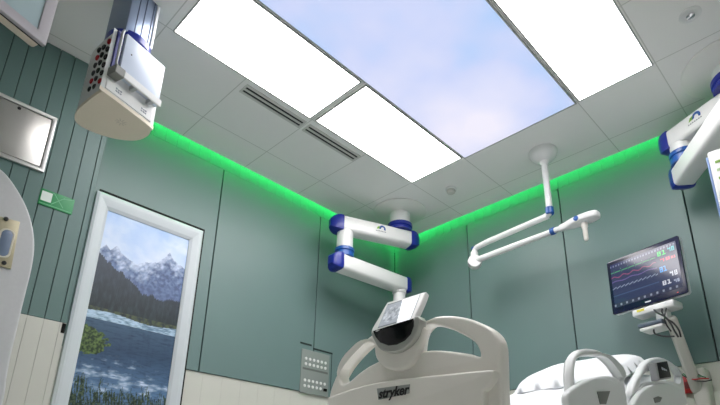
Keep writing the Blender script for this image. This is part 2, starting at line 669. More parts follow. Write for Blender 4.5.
def color_grid(name, nx, nz, fn, pos, m, parent):
    vs, fs, cs = [], [], []
    for j in range(nz + 1):
        for i in range(nx + 1):
            vs.append(pos(i / nx, j / nz))
            cs.append(lin(tuple(max(0, min(255, q)) for q in fn(i / nx, j / nz))))
    for j in range(nz):
        for i in range(nx):
            k = j * (nx + 1) + i
            fs.append((k, k + 1, k + nx + 2, k + nx + 1))
    me = bpy.data.meshes.new(name)
    me.from_pydata([tuple(v) for v in vs], [], fs)
    ca = me.color_attributes.new('Col', 'FLOAT_COLOR', 'POINT')
    for i, c in enumerate(cs):
        ca.data[i].color = (*c, 1)
    return finish(name, me, m, parent, False)


color_grid('picture_print', 170, 430, lambda a, b_: lake_color(a, pz0 + (pz1 - pz0) * b_),
           lambda a, b_: (px0 + (px1 - px0) * a, WY - .012, pz0 + (pz1 - pz0) * b_), vcol_mat('lake_print', .4, .05), t)

# ------------------------------------------------------------------ outlet panel in the back wall
a = at(301.5, 349, 1, WY)
b_ = at(327.5, 399, 1, WY)
cx, cz = (a.x + b_.x) / 2 + .0, (a.z + b_.z) / 2 + .01
t = thing('outlet_panel', 'grey wall panel with two double rows of small white outlets', 'outlet panel', (cx, WY, cz - .2))
m4 = frame((cx, WY - .003, cz), (1, 0, 0), (0, -1, 0))
w_, h_ = .335, .40
plate('face_plate', [rrect(w_, h_, .006, 2)], m4, .012, .002, mat('plate_grey', (140, 148, 144), .4), t, 1)
for zz, n_ in ((.115, 6), (.065, 6), (-.085, 6), (-.135, 5)):
    for k in range(n_):
        bm = nb()
        c = m4 @ Vector((-.118 + k * .047, zz, .006))
        lathe(bm, c, [(.014, 0), (.014, .004), (.010, .006), (0, .006)], 14, (0, -1, 0))
        B('outlet', bm, WHITEP, t)
bm = nb()
c = m4 @ Vector((.118, -.140, .006))
box(bm, c + Vector((-.016, -.016, -.014)), c + Vector((.022, .0, .012)), .004, 2)
B('black_plug', bm, BLACK, t)
bm = nb()
box(bm, m4 @ Vector((-.150, .012, .008)), m4 @ Vector((.150, .030, .006)))
B('middle_rail', bm, mat('plate_dark', (104, 110, 106), .5), t, smooth=False)
# reveal line round the top and right of the recess
bm = nb()
z1 = cz + h_ / 2 + .05
box(bm, (cx - w_ / 2 - .02, WY - .003, z1 - .006), (cx - .055, WY + .003, z1 + .010))
box(bm, (.965 - .006, WY - .003, z1 - .032), (cx + w_ / 2 + .04, WY + .003, z1 - .016))
box(bm, (cx + w_ / 2 + .03, WY - .002, z1 - .38), (cx + w_ / 2 + .036, WY + .003, z1 - .016))
struct(B('trim_2', bm, GROOVE, smooth=False))

# ------------------------------------------------------------------ steel hatch, sign, latch on the plank wall
t = thing('steel_cabinet', 'brushed steel recessed cabinet door in the green plank wall', 'cabinet', (-1.75, NY, 2.175))
m4 = frame((-1.752, NY - .004, 2.376), (1, 0, 0), (0, -1, 0))
plate('frame', [rrect(.475, .405, .004, 1), rrect(.425, .355, .003, 1)], m4, .022, .003, mat('steel_frame', (206, 206, 204), .35, metal=.6), t, 1)
m5 = frame((-1.752, NY - .002, 2.376), (1, 0, 0), (0, -1, 0))
dr = plate('door', [rrect(.417, .347, .004, 1)], m5, .016, .002, STEEL, t, 1)
bm = nb()
lathe(bm, m5 @ Vector((.03, .155, .007)), [(.010, 0), (.010, .004), (.004, .006)], 16, (0, -1, 0))
B('keyhole', bm, DARK, dr)

t = thing('wall_sign', 'small green wall sign with a white square and thin white lines', 'sign', (-1.41, NY, 1.965))
mS = frame((-1.409, NY - .0025, 2.020), (1, 0, 0), (0, -1, 0))
plate('sign_board', [rrect(.192, .108, .003, 1)], mS, .005, .001, mat('sign_green', (40, 142, 84), .45), t, 1)
SW = mat('sign_white', (222, 232, 226), .5)
SL = mat('sign_line', (120, 192, 148), .5)
bm = nb()
box(bm, mS @ Vector((-.088, -.024, .0032)), mS @ Vector((-.030, .040, .0022)))
B('white_square', bm, SW, t, smooth=False)
bm = nb()
for p0, p1 in (((-.022, .046), (.040, -.030)), ((.040, .040), (-.026, -.030)), ((-.09, -.042), (.088, -.042)), ((-.022, .046), (-.030, .046)), ((.03, .03), (.088, .046))):
    p0, p1 = Vector(p0), Vector(p1)
    d = (p1 - p0).normalized()
    n_ = Vector((-d.y, d.x)) * .0022
    q = [bm.verts.new(mS @ Vector((*c2, .0030))) for c2 in (p0 + n_, p1 + n_, p1 - n_, p0 - n_)]
    bm.faces.new(q)
B('sign_marks', bm, SL, t, smooth=False)
bm = nb()
box(bm, (NX - .018, NY - .004, 1.215), (NX + .003, NY + .001, 1.275), .002, 1)
tag(B('door_latch', bm, BLACK), 'small black latch slot at the corner beside the picture frame', 'latch')

# ------------------------------------------------------------------ ceiling arm systems with blue caps


def square_arm(bm, a, b_, w, h, bev=.02, w2=None, h2=None):
    a, b_ = Vector(a), Vector(b_)
    d = b_ - a
    m4 = frame(a, d, Vector((0, 0, 1)))
    L = d.length
    rings = []
    for x, k in ((0, .86), (.006, .96), (.014, 1), (L - .014, 1), (L - .006, .96), (L, .86)):
        rings.append([bm.verts.new(m4 @ Vector((x, p_[0] * k, p_[1] * k))) for p_ in rrect(w, h, bev, 4)])
    fill_rings(bm, rings)


def fill_rings(bm, rings):
    n = len(rings[0])
    for r1, r2 in zip(rings, rings[1:]):
        for k in range(n):
            bm.faces.new((r1[k], r1[(k + 1) % n], r2[(k + 1) % n], r2[k]))
    bm.faces.new(rings[0][::-1])
    bm.faces.new(rings[-1])


def end_cap(bm, a, d, w, h, L=.09):
    """rounded plastic cap on the end of an arm, wedge shaped"""
    a, d = Vector(a), Vector(d).normalized()
    m4 = frame(a, d, Vector((0, 0, 1)))
    secs = [(-.028, 1.05, 1.05), (.0, 1.06, 1.06), (L * .35, 1.0, 1.0), (L * .75, .72, .8), (L, .35, .5)]
    rings = []
    n = 24
    for x, sw, sh in secs:
        ring = []
        for k in range(n):
            a_ = 2 * math.pi * k / n
            ca, sa = math.cos(a_), math.sin(a_)
            q = 9.0
            rr = (abs(ca) ** q + abs(sa) ** q) ** (-1 / q)
            ring.append(bm.verts.new(m4 @ Vector((x, ca * rr * w / 2 * sw, sa * rr * h / 2 * sh))))
        rings.append(ring)
    for r1, r2 in zip(rings, rings[1:]):
        for k in range(n):
            bm.faces.new((r1[k], r1[(k + 1) % n], r2[(k + 1) % n], r2[k]))
    bm.faces.new(rings[0][::-1])
    bm.faces.new(rings[-1])


LOGO_G = mat('logo_green', (120, 170, 60), .4)
LOGO_B = mat('logo_blue', (30, 80, 150), .4)


def arm_logo(parent, c, along, n, s=1):
    """small leaf-and-swirl mark with a thin caption line under it"""
    m4 = frame(c, along, n)
    bm = nb()
    q = [bm.verts.new(m4 @ (Vector((x * s, y * s, .001)))) for x, y in ((-.035, -.005), (-.012, .0), (-.004, .022), (-.024, .016))]
    bm.faces.new(q)
    B('logo_leaf', bm, LOGO_G, parent, smooth=False)
    bm = nb()
    for k in range(9):
        a0, a1 = math.radians(-30 + 25 * k), math.radians(-30 + 25 * (k + 1))
        r0, r1 = .012 * s, .026 * s
        vs = [m4 @ Vector((.012 * s + r_ * math.cos(a_), .004 * s + r_ * math.sin(a_), .001)) for r_, a_ in ((r0, a0), (r1, a0), (r1, a1), (r0, a1))]
        bm.faces.new([bm.verts.new(v) for v in vs])
    B('logo_swirl', bm, LOGO_B, parent, smooth=False)
    bm = nb()
    for k in range(7):
        x = -.04 + k * .012
        vs = [m4 @ Vector((xx * s, yy * s, .001)) for xx, yy in ((x, -.022), (x + .008, -.022), (x + .008, -.015), (x, -.015))]
        bm.faces.new([bm.verts.new(v) for v in vs])
    B('logo_caption', bm, mat('caption_grey', (120, 128, 134), .5), parent, smooth=False)


def boom(lab, mount, zs, knee, zl, end, w, h, disc_r, col_r, tube_to=None, tube_r=.055, logo_t=.5, logo=True, flip_n=1):
    mx, my = mount
    t = thing('ceiling_supply_arm', lab, 'medical arm', (mx, my, zl - .1), 'white jointed ceiling arms with blue caps')
    bm = nb()
    lathe(bm, (mx, my, ZC), [(disc_r, 0), (disc_r, -.008), (disc_r - .012, -.016), (col_r + .03, -.020), (col_r + .01, -.03)], 56)
    B('ceiling_cover', bm, mat('cover_white', (236, 236, 232), .5), t)
    zt = zs + h / 2
    bm = nb()
    lathe(bm, (mx, my, ZC - .02), [(col_r, 0), (col_r, -(ZC - .02 - zt - .07))], 36)
    B('column', bm, WHITEP, t)
    bm = nb()
    lathe(bm, (mx, my, zt + .075), [(col_r + .005, 0), (col_r + .02, -.008), (col_r + .02, -.04), (col_r + .008, -.05), (col_r + .016, -.06), (col_r + .016, -.085)], 36)
    B('swivel_ring', bm, BLUEP, t)
    A, K = Vector((mx, my, zs)), Vector((knee[0], knee[1], zs))
    d = (K - A).normalized()
    bm = nb()
    square_arm(bm, A - d * .12, K + d * .07, w, h, .03)
    ua = B('upper_arm', bm, WHITEP, t)
    for p_, dd in ((A - d * .12, -d), (K + d * .07, d)):
        bm = nb()
        end_cap(bm, p_, dd, w, h)
        B('end_cap', bm, BLUEP, t)
    # knee
    bm = nb()
    zt2 = zl + h / 2
    zb = zs - h / 2
    lathe(bm, (K.x, K.y, zb + .01), [(.078, 0), (.078, -(zb - zt2 - .07))], 32)
    B('knee_column', bm, WHITEP, t)
    bm = nb()
    lathe(bm, (K.x, K.y, zt2 + .085), [(.082, 0), (.093, -.008), (.093, -.035), (.084, -.042), (.09, -.05), (.09, -.095)], 32)
    B('knee_ring', bm, BLUEL, t)
    K2, E2 = Vector((K.x, K.y, zl)), Vector((end[0], end[1], zl))
    d2 = (E2 - K2).normalized()
    bm = nb()
    square_arm(bm, K2 - d2 * .09, E2 + d2 * .07, w, h * 1.0, .03)
    B('lower_arm', bm, WHITEP, t)
    for p_, dd in ((K2 - d2 * .09, -d2), (E2 + d2 * .07, d2)):
        bm = nb()
        end_cap(bm, p_, dd, w, h, .08)
        B('end_cap', bm, BLUEP, t)
    if tube_to:
        bm = nb()
        lathe(bm, (E2.x, E2.y, zl - h / 2 + .01), [(tube_r * 1.15, 0), (tube_r * 1.15, -.03), (tube_r, -.04), (tube_r, -(zl - h / 2 - tube_to))], 28)
        B('drop_tube', bm, WHITEP, t)
    if logo:
        n_ = Vector((d.y, -d.x, 0))
        if n_.dot(CAM - A) < 0:
            n_ = -n_
        along = Vector((0, 0, 1)).cross(n_)
        arm_logo(ua, A + (K - A) * logo_t + n_ * (w / 2 + .0012) + Vector((0, 0, .01)), along, n_, 1.35)
    return t


boom('white jointed ceiling arm with blue caps hanging in front of the wall corner', (1.53, -.17), 2.80, (.985, .05), 2.395, (1.70, -.01), .155, .155, .27, .105, 1.75, .062, .42)

# ------------------------------------------------------------------ equipment box hanging from the right arm
c1 = at(705, 155, 0, .95)
yy = c1.y
z_t, z_b = c1.z, at(717, 236, 0, .95).z
t2 = boom('white jointed ceiling arm with blue caps at the right edge, cut off by the picture', (1.575, -3.09), 2.85, (1.785, -2.665), 2.565, (1.20, yy - .19), .15, .15, .31, .13, z_t - .012, .06, .60)
t = thing('equipment_box', 'white equipment box with blue edge hanging at the right edge of the picture', 'medical equipment', (1.1, yy - .17, z_b - .15))
bm = nb()
box(bm, (.93, yy - .36, z_b - .12), (1.28, yy - .012, z_t), .012, 3)
B('housing', bm, WHITEP, t)
bm = nb()
box(bm, (.945, yy - .011, z_b - .11), (1.265, yy, z_t - .02), .004, 2)
B('side_cover', bm, mat('pale_blue_grey', (120, 146, 196), .4), t)
bm = nb()
ring_tube(bm, [(.93, yy - .012, z_b + .07), (.90, yy - .015, z_b + .068), (.90, yy - .018, z_b - .06), (.93, yy - .018, z_b - .062)], .007, 10)
B('side_handle', bm, CHROME, t)
for k, m_ in enumerate((LOGO_G, mat('pale_green', (170, 200, 150), .4), LOGO_G)):
    bm = nb()
    box(bm, (.928, yy - .065 - .01 * (k % 2), z_t - .085 - k * .05), (.932, yy - .040, z_t - .070 - k * .05))
    B('indicator_label', bm, m_, t, smooth=False)

# ------------------------------------------------------------------ thin ceiling examination lamp
t = thing('examination_lamp', 'slim white double-jointed examination lamp hanging from the ceiling', 'lamp', (1.594, -1.711, 2.3))
bm = nb()
lathe(bm, (1.594, -1.711, ZC), [(.115, 0), (.115, -.02), (.105, -.05), (.075, -.085), (.038, -.10), (.030, -.13)], 40)
B('ceiling_canopy', bm, WHITEP, t)
Ed = Vector((1.625, -1.73, 2.50))
bm = nb()
ring_tube(bm, [(1.594, -1.711, ZC - .1), (1.594, -1.711, 2.56), (1.596, -1.700, 2.515), (1.60, -1.66, 2.497)], .026, 16)
B('drop_tube', bm, WHITEP, t)
bm = nb()
lathe(bm, (1.594, -1.711, 2.565), [(.030, 0), (.034, -.005), (.034, -.055), (.029, -.062)], 20)
B('joint_sleeve', bm, BLUEL, t)
EL = Vector((1.689, -.924, 2.495))
bm = nb()
ring_tube(bm, [(1.597, -1.69, 2.498), (1.66, -1.10, 2.497), EL + Vector((-.006, -.04, 0)), EL + Vector((0, -.01, -.012)), EL + Vector((0, 0, -.05))], [.026, .026, .025, .024, .024], 16)
B('upper_arm', bm, WHITEP, t)
bm = nb()
lathe(bm, EL + Vector((0, 0, -.035)), [(.03, 0), (.034, -.01), (.034, -.06), (.03, -.07)], 20)
B('joint_tube', bm, WHITEP, t)
bm = nb()
kd = (CAM - EL).normalized()
kd = Vector((kd.x, kd.y, 0)).normalized()
lathe(bm, EL + Vector((0, 0, -.135)) - kd * .04, [(.045, 0), (.062, .01), (.064, .05), (.058, .075), (.0, .08)], 28, tuple(kd))
B('joint_drum', bm, WHITEP, t)
bm = nb()
lathe(bm, EL + Vector((0, .0, .012)), [(.02, 0), (.027, -.004), (.027, -.016)], 16)
B('blue_cap', bm, BLUEL, t)
S2 = EL + Vector((0, 0, -.125))
E2 = at(560, 228.5, 2, 2.385)
bm = nb()
ring_tube(bm, [S2, S2 + (E2 - S2) * .5, E2], [.028, .027, .022], 16)
B('lower_arm', bm, WHITEP, t)
d = (E2 - S2).normalized()
bm = nb()
ring_tube(bm, [S2 + (E2 - S2) * .905, S2 + (E2 - S2) * .945], .031, 16)
B('joint_sleeve', bm, BLUEL, t)
# head: flat tapering paddle with a rounded end
H0, H1 = at(560, 228.5, 2, 2.385), at(599, 213.5, 2, 2.385)
dh = (H1 - H0)
Lh = dh.length
m4 = frame(H0, dh, (0, 0, 1))
ol = catmull([(0, .018), (.05, .028), (.12, .052), (.2, .060), (Lh - .05, .054), (Lh - .008, .035), (Lh, 0), (Lh - .008, -.035), (Lh - .05, -.054), (.2, -.060), (.12, -.052), (.05, -.028), (0, -.018)], 4)
plate('lamp_head', [ol], m4, .055, .016, WHITEP, t)
bm = nb()
lathe(bm, m4 @ Vector((Lh * .60, 0, -.035)), [(.03, 0), (.034, .01), (.034, .05), (.03, .055)], 20)
B('head_joint', bm, WHITEP, t)
bm = nb()
lathe(bm, m4 @ Vector((Lh * .52, -.052, 0)), [(.020, 0), (.020, .012), (.014, .015)], 20, tuple(m4.to_3x3() @ Vector((0, -1, 0))))
B('side_knob', bm, BLUEL, t)
bm = nb()
lathe(bm, m4 @ Vector((Lh * .62, 0, -.03)), [(.024, 0), (.026, -.03), (.020, -.05), (.017, -.14), (.012, -.15)], 20)
B('handle', bm, mat('handle_white', (226, 222, 214), .4), t)

# ------------------------------------------------------------------ service head on its column at the upper left
t = thing('service_head', 'white wedge-shaped medical gas and socket unit hanging on a grey ceiling column', 'medical supply unit', (-1.39, -.68, 2.2))
yaw = math.atan2(.09, .28)
ca, sa = math.cos(yaw), math.sin(yaw)
CC = Vector((-1.398, -.648, 0))
Rz = Matrix.Translation(CC) @ Matrix.Rotation(yaw, 4, 'Z')
COLM = mat('blue_grey_aluminium', (140, 154, 178), .3, metal=.5)
bm = nb()
box(bm, (-.095, -.09, 2.74), (.082, .09, ZC), .010, 2, Rz)
cl = B('column', bm, COLM, t)
for x in (-.042, .0, .050):
    bm = nb()
    box(bm, (x - .0025, -.0925, 2.76), (x + .0025, -.0895, ZC - .01), 0, 1, Rz)
    B('column_seam', bm, mat('seam_dark', (58, 70, 96), .5), cl, smooth=False)
bm = nb()
box(bm, (.066, -.097, 2.76), (.086, -.085, ZC - .01), .003, 1, Rz)
B('column_edge_strip', bm, mat('pale_strip', (222, 226, 232), .4), cl)
bm = nb()
lathe(bm, CC + Vector((0, 0, 2.765)), [(.112, 0), (.120, -.006), (.120, -.05), (.112, -.058)], 40)
B('swivel_ring', bm, BLUEP, t)
bm = nb()
lathe(bm, CC + Vector((0, 0, 2.708)), [(.112, 0), (.120, -.05), (.140, -.12)], 40)
B('neck', bm, WHITEP, t)
foot = [(-1.530, -.886), (-1.256, -.798), (-1.234, -.765), (-1.226, -.71), (-1.25, -.63), (-1.32, -.565), (-1.41, -.53), (-1.50, -.525), (-1.550, -.56), (-1.566, -.64), (-1.552, -.78), (-1.535, -.875)]
fo = catmull(foot, 4)


def prism_xy(bm, pts, z0, z1, sc_top=1.0, c=(-1.39, -.68)):
    lo = [bm.verts.new((x, y, z0)) for x, y in pts]
    hi = [bm.verts.new((c[0] + (x - c[0]) * sc_top, c[1] + (y - c[1]) * sc_top, z1)) for x, y in pts]
    n = len(pts)
    for k in range(n):
        bm.faces.new((lo[k], lo[(k + 1) % n], hi[(k + 1) % n], hi[k]))
    bm.faces.new(lo[::-1])
    bm.faces.new(hi)


bm = nb()
prism_xy(bm, fo, 2.215, 2.60, .97)
body = B('body', bm, mat('service_grey_white', (212, 214, 212), .38), t, ang=25)
bm = nb()
prism_xy(bm, [(-1.39 + (x + 1.39) * 1.012, -.68 + (y + .68) * 1.012) for x, y in fo], 2.195, 2.217)
B('bottom_cover', bm, mat('warm_cover', (226, 216, 196), .5), t, ang=25)
f1, f2 = Vector((-1.530, -.886, 0)), Vector((-1.256, -.798, 0))
fa = (f2 - f1).normalized()
fn = Vector((fa.y, -fa.x, 0))


def fp(a_, o, z):
    return f1 + fa * a_ + fn * o + Vector((0, 0, z))


mF = Matrix((fa, -fn, Vector((0, 0, 1)))).transposed().to_4x4()
mF.translation = f1
FL = (f2 - f1).length
bm = nb()
box(bm, (.045, -.022, 2.335), (FL + .018, .03, 2.607), .005, 2, mF)
B('front_panel', bm, mat('pale_blue_panel', (206, 216, 232), .3), t)
bm = nb()
box(bm, (.006, -.008, 2.32), (.044, .012, 2.598), .002, 1, mF)
B('blue_channel', bm, mat('navy_channel', (26, 34, 110), .4), t)
bm = nb()
ring_tube(bm, [mF @ Vector(p_) for p_ in ((.028, -.01, 2.585), (.010, -.045, 2.580), (.002, -.050, 2.56), (.002, -.050, 2.36), (.010, -.045, 2.345), (.03, -.01, 2.34))], -0 + .0065, 12)
B('grab_handle', bm, GREYP, t)
bm = nb()
box(bm, (.000, -.060, 2.300), (.055, .01, 2.350), .003, 1, mF)
B('rail_bracket', bm, mat('bracket_grey', (128, 130, 124), .45), t)
bm = nb()
box(bm, (.050, -.062, 2.302), (FL + .004, -.050, 2.345), .003, 1, mF)
B('equipment_rail', bm, WHITEP, t)
for x in (.13, .24):
    bm = nb()
    box(bm, (x, -.052, 2.31), (x + .02, .0, 2.335), 0, 1, mF)
    B('rail_post', bm, GREYP, t)
for k, x in enumerate((.09, .2)):
    bm = nb()
    lathe(bm, mF @ Vector((x, -.0235, 2.50 if k == 0 else 2.35)), [(.004, 0), (.004, .002)], 10, tuple(fn))
    B('screw', bm, DARK, t)
bm = nb()
box(bm, (.004, -.006, 2.222), (FL + .004, .01, 2.292), .003, 1, mF)
ls = B('lower_strip', bm, WHITEP, t)
for x in (.075, .235):
    for r_ in range(2):
        for c_ in range(3):
            bm = nb()
            xx = x + (c_ - 1) * .013
            zz = 2.262 - r_ * .014
            box(bm, (xx - .005, -.0075, zz - .004), (xx + .004, -.006, zz + .004 - .002 * ((c_ + r_) % 2)), 0, 1, mF)
            B('printed_mark', bm, mat('mark_grey', (140, 150, 160), .5), ls, smooth=False)
# star-like screw pattern in the bottom cover
bm = nb()
for k in range(9):
    a_ = math.radians(40 * k)
    c = Vector((-1.375, -.72, 2.1946))
    dd = Vector((math.cos(a_), math.sin(a_), 0))
    ee = Vector((-dd.y, dd.x, 0)) * .0015
    r0, r1 = .008, .030
    vs = [bm.verts.new(c + dd * r0 + ee), bm.verts.new(c + dd * r1 + ee), bm.verts.new(c + dd * r1 - ee), bm.verts.new(c + dd * r0 - ee)]
    bm.faces.new(vs)
B('vent_star', bm, mat('star_grey', (186, 178, 164), .6), t, smooth=False)
# sockets down the left face
ga = Vector((-1.535, -.865, 0))
gb = Vector((-1.566, -.64, 0))
gd = (gb - ga).normalized()
gn = Vector((-gd.y, gd.x, 0))
if gn.x > 0:
    gn = -gn
cols_ = [RED, BLACK, BLACK, GREYP, BLACK, RED, DARK, BLACK]
for c_ in range(3):
    for r_ in range(6):
        q = ga + gd * (.03 + .05 * c_) + gn * .0 + Vector((0, 0, 2.545 - r_ * .052 - .01 * (c_ % 2)))
        q = q + gn * -.004
        bm = nb()
        lathe(bm, q, [(.016, 0), (.016, .010), (.012, .014), (.008, .014), (.008, .008)], 16, tuple(gn))
        B('socket', bm, cols_[(r_ * 3 + c_ * 2 + r_ * r_) % 8], t)

# ------------------------------------------------------------------ screen at the top left corner
t0 = at(46, 46, 1, -.75)
h_dir = Vector((-1, 0, 0))
dd = RT * ((612 - PX) / F) + DN * ((505 - PY) / F) + FW
dd.z = 0
hd = dd.normalized()                      # runs along the lower edge towards its right end
nrm = Vector((hd.y, -hd.x, 0))
if nrm.dot(CAM - t0) < 0:
    nrm = -nrm
mT = Matrix((hd, nrm, Vector((0, 0, 1)))).transposed().to_4x4()
mT.translation = t0
t = thing('ceiling_monitor', 'large grey-framed display seen from below at the top left corner', 'monitor', (t0 - hd * .35 - nrm * .05))
m4 = frame(mT @ Vector((-.35, -.012, .22)), -hd if Vector((0, 0, 1)).cross(nrm).dot(hd) < 0 else hd, nrm)
plate('bezel', [rrect(.70, .44, .006, 2), rrect(.70 - .11, .44 - .11, .004, 1)], m4, .022, .003, mat('bezel_mauve', (178, 174, 180), .4), t, 2)
bm = nb()
box(bm, (-.65, -.016, .05), (-.05, -.008, .39), 0, 1, mT)
B('screen', bm, mat('blank_screen', (168, 188, 194), .12, coat=.5), t)
bm = nb()
box(bm, (-.695, -.034, .003), (-.003, -.024, .437), .002, 1, mT)
B('black_gap', bm, BLACK, t)
bm = nb()
box(bm, (-.69, -.085, .004), (-.012, -.035, .43), .012, 3, mT)
bk = B('rear_housing', bm, mat('cream_housing', (226, 214, 196), .5), t)
bm = nb()
ring_tube(bm, [mT @ Vector((-.40, -.09, .25)), mT @ Vector((-.40, -.16, .25)), mT @ Vector((-.40, -.17, .32)), (mT @ Vector((-.40, -.17, 0))).xy.to_3d() + Vector((0, 0, ZC - .015))], .028, 14)
B('ceiling_tube', bm, WHITEP, t)
bm = nb()
q = (mT @ Vector((-.40, -.17, 0)))
lathe(bm, (q.x, q.y, ZC), [(.08, 0), (.08, -.01), (.03, -.03)], 28)
B('ceiling_flange', bm, WHITEP, t)

# ------------------------------------------------------------------ rounded white housing at the left edge
YH = -.42
pts = [(0, 168), (10, 178), (20, 193), (28, 209), (33, 226), (35, 245), (33, 264), (28, 286), (21.5, 312), (17, 332), (12, 352), (7, 378), (3, 404)]
ol = [(p_.x, p_.z) for p_ in (at(u, v, 1, YH) for u, v in pts)]
ol = [(-2.30, 1.72), (-2.2, 1.83), (-2.05, 1.90), (-1.93, 1.905)] + ol + [(ol[-1][0], .25), (ol[-1][0] - .05, .10), (-2.2, .08), (-2.30, .16)]
ol = catmull(ol, 4)
t = thing('equipment_housing', 'tall rounded white equipment housing with a metal latch plate at the left edge', 'medical equipment', (-1.95, YH + .08, 0))
m4 = Matrix(((1, 0, 0, 0), (0, 0, -1, YH + .08), (0, 1, 0, 0), (0, 0, 0, 1)))
plate('housing', [ol], m4, .16, .012, mat('speckled_white', (196, 198, 200), .5, noise_amt=.05, nscale=60), t)
bm = nb()
box(bm, (-2.2, YH + .0, 0), (-1.65, YH + .16, .05), .01, 2)
B('foot_plinth', bm, DARK, t)
# latch plate with a slot and two screws, corners taken at the housing's face
q = [at(u, v, 1, YH - .006) for u, v in ((-2, 216), (20, 222), (11, 269), (-10, 264))]
m5 = Matrix(((1, 0, 0, 0), (0, 0, -1, YH - .004), (0, 1, 0, 0), (0, 0, 0, 1)))
lp = plate('latch_plate', [[(p_.x, p_.z) for p_ in q]], m5, .010, .002, mat('brass_nickel', (186, 178, 150), .4, metal=.3, noise_amt=.15, nscale=50), t, 1)
cslot = at(5, 243, 1, YH - .01)
sl = [(cslot.x + .024 * math.cos(a_) + .0, cslot.z + (.045 if math.sin(a_) > 0 else -.045) + .024 * math.sin(a_)) for a_ in [math.radians(k * 15) for k in range(24)]]
m6 = m5.copy()
m6.translation = Vector((0, YH - .0105, 0))
plate('slot_rim', [[(cslot.x + (x - cslot.x) * 1.35, cslot.z + (z - cslot.z) * 1.12) for x, z in sl], sl], m6, .004, .001, mat('rim_pale', (214, 210, 196), .4), lp, 1)
plate('slot_window', [sl], m6, .003, .0005, mat('slot_blue', (120, 136, 160), .25), lp, 1)
for u, v in ((6, 219), (4, 263)):
    p_ = at(u, v, 1, YH - .01)
    bm = nb()
    lathe(bm, p_, [(.0105, 0), (.0105, .004), (.006, .006)], 18, (0, -1, 0))
    B('screw', bm, DARK, lp)

# ------------------------------------------------------------------ hospital bed
XF = -.40        # face of the foot end panel
BY0, BY1 = -2.36, -1.39
bed = thing('hospital_bed', 'white hospital bed seen from the foot end with raised side rails', 'bed', (.75, -1.87, 0))
mB = frame((XF, 0, 0), (0, -1, 0), (-1, 0, 0))     # local x = -y, local y = z, local z = -x


def fy(u, v, x=XF):
    p_ = at(u, v, 0, x)
    return (-p_.y, p_.z)


outer = [(329, 394), (335, 377), (343, 363), (353, 351), (364, 340.5), (375, 333), (395, 329), (408, 329), (417, 328), (423.5, 321.5), (430, 318.2), (438, 317), (449, 317.5), (461, 319), (476, 322), (488, 326), (499, 332), (506, 339), (509.5, 348), (510.5, 362), (511, 380), (512, 405)]
oo = [fy(u, v, XF + (.075 if u > 470 else .075 * max(0, (u - 430) / 40))) for u, v in outer]
oo = oo + [(oo[-1][0], .45), (oo[-1][0] - .08, .38), (oo[0][0] + .08, .38), (oo[0][0] - .005, .45), (oo[0][0] - .008, .7)]
hl = [(345, 384, .03), (348, 374, .08), (354.5, 363, .1), (363, 353.5, .1), (372, 346.5, .1), (378, 345, .05), (380, 358, 0), (368, 366, 0), (357, 374, 0), (349, 381, 0)]
hr = [(418.5, 350.5, .0), (422, 340, .03), (426.5, 332.5, .05), (432, 328.6, .08), (442, 327.6, .1), (453, 330, .1), (464, 334, .1), (473.5, 339.5, .06), (478, 345, .02), (479.5, 356, 0), (470, 353.8, 0), (458, 352, 0), (444, 350.3, 0), (430, 350, 0)]
fb = plate('foot_board', [catmull(oo, 3), catmull([fy(u, v, XF + dx * .75) for u, v, dx in hl], 3), catmull([fy(u, v, XF + dx * .75) for u, v, dx in hr], 3)], frame((XF + .0375, 0, 0), (0, -1, 0), (-1, 0, 0)), .075, .015, BEDP, bed, 4)
band = [(328, 397.5), (338, 393.6), (350, 389.5), (364, 385.6), (380, 382), (400, 379), (425, 376.2), (450, 373.8), (472, 371.5), (490, 369.8), (494, 370.5), (494.5, 374), (493, 380), (489, 386), (484, 391), (484, 400), (484, 415)]
bo = [fy(u, v, XF - .03) for u, v in band]
bo = bo + [(bo[-1][0], .52), (bo[0][0] + .03, .52), (bo[0][0], .60)]
pb = plate('bumper_panel', [bo], frame((XF - .012, 0, 0), (0, -1, 0), (-1, 0, 0)), .045, .010, BEDP, bed, 4)
# name plate
q = [fy(u, v, XF - .036) for u, v in ((377, 388.6), (410, 384.2), (409.3, 393.4), (378.5, 399.8))]
plate('name_plate', [q], frame((XF - .036, 0, 0), (0, -1, 0), (-1, 0, 0)), .003, .0006, mat('name_plate_grey', (150, 154, 150), .4), pb, 1)
c = Vector((sum(x for x, _ in q) / 4, sum(z for _, z in q) / 4))
sl_ = math.atan2(q[1][1] - q[0][1], q[1][0] - q[0][0]) * .6 + math.atan2(q[2][1] - q[3][1], q[2][0] - q[3][0]) * .4
a_ = Vector((0, -math.cos(sl_), math.sin(sl_)))
text('name_lettering', 'stryker', frame((XF - .039, -c.x, c.y - .003), a_, (-1, 0, 0)), .058, mat('lettering_black', (18, 18, 20), .5), pb, .25, .0016)
# console boss
boss = [(375.5, 340), (375.5, 350), (377, 358), (382, 365.5), (390, 369.5), (399, 371), (408, 368.5), (415, 361.5), (420, 350), (424, 338), (424, 326), (400, 322), (376, 330)]
plate('console_boss', [catmull([fy(u, v, XF - .012) for u, v in boss], 3)], frame((XF - .002, 0, 0), (0, -1, 0), (-1, 0, 0)), .042, .014, BEDP, bed, 4)
hs = [(371.5, 329), (395, 322), (418, 316), (417.5, 330), (412, 341), (402, 349.5), (391, 352.5), (380, 349.5), (374, 341)]
cons = plate('console_housing', [catmull([fy(u, v, XF - .05) for u, v in hs], 3)], frame((XF - .025, 0, 0), (0, -1, 0), (-1, 0, 0)), .05, .008, mat('console_grey', (176, 178, 172), .35, metal=.3), bed, 3)
bl_ = [(373, 331), (390, 325.6), (413, 318.5), (413, 326), (410, 334), (404, 340.5), (396, 344.5), (388, 345.5), (380, 342.5), (375.5, 337)]
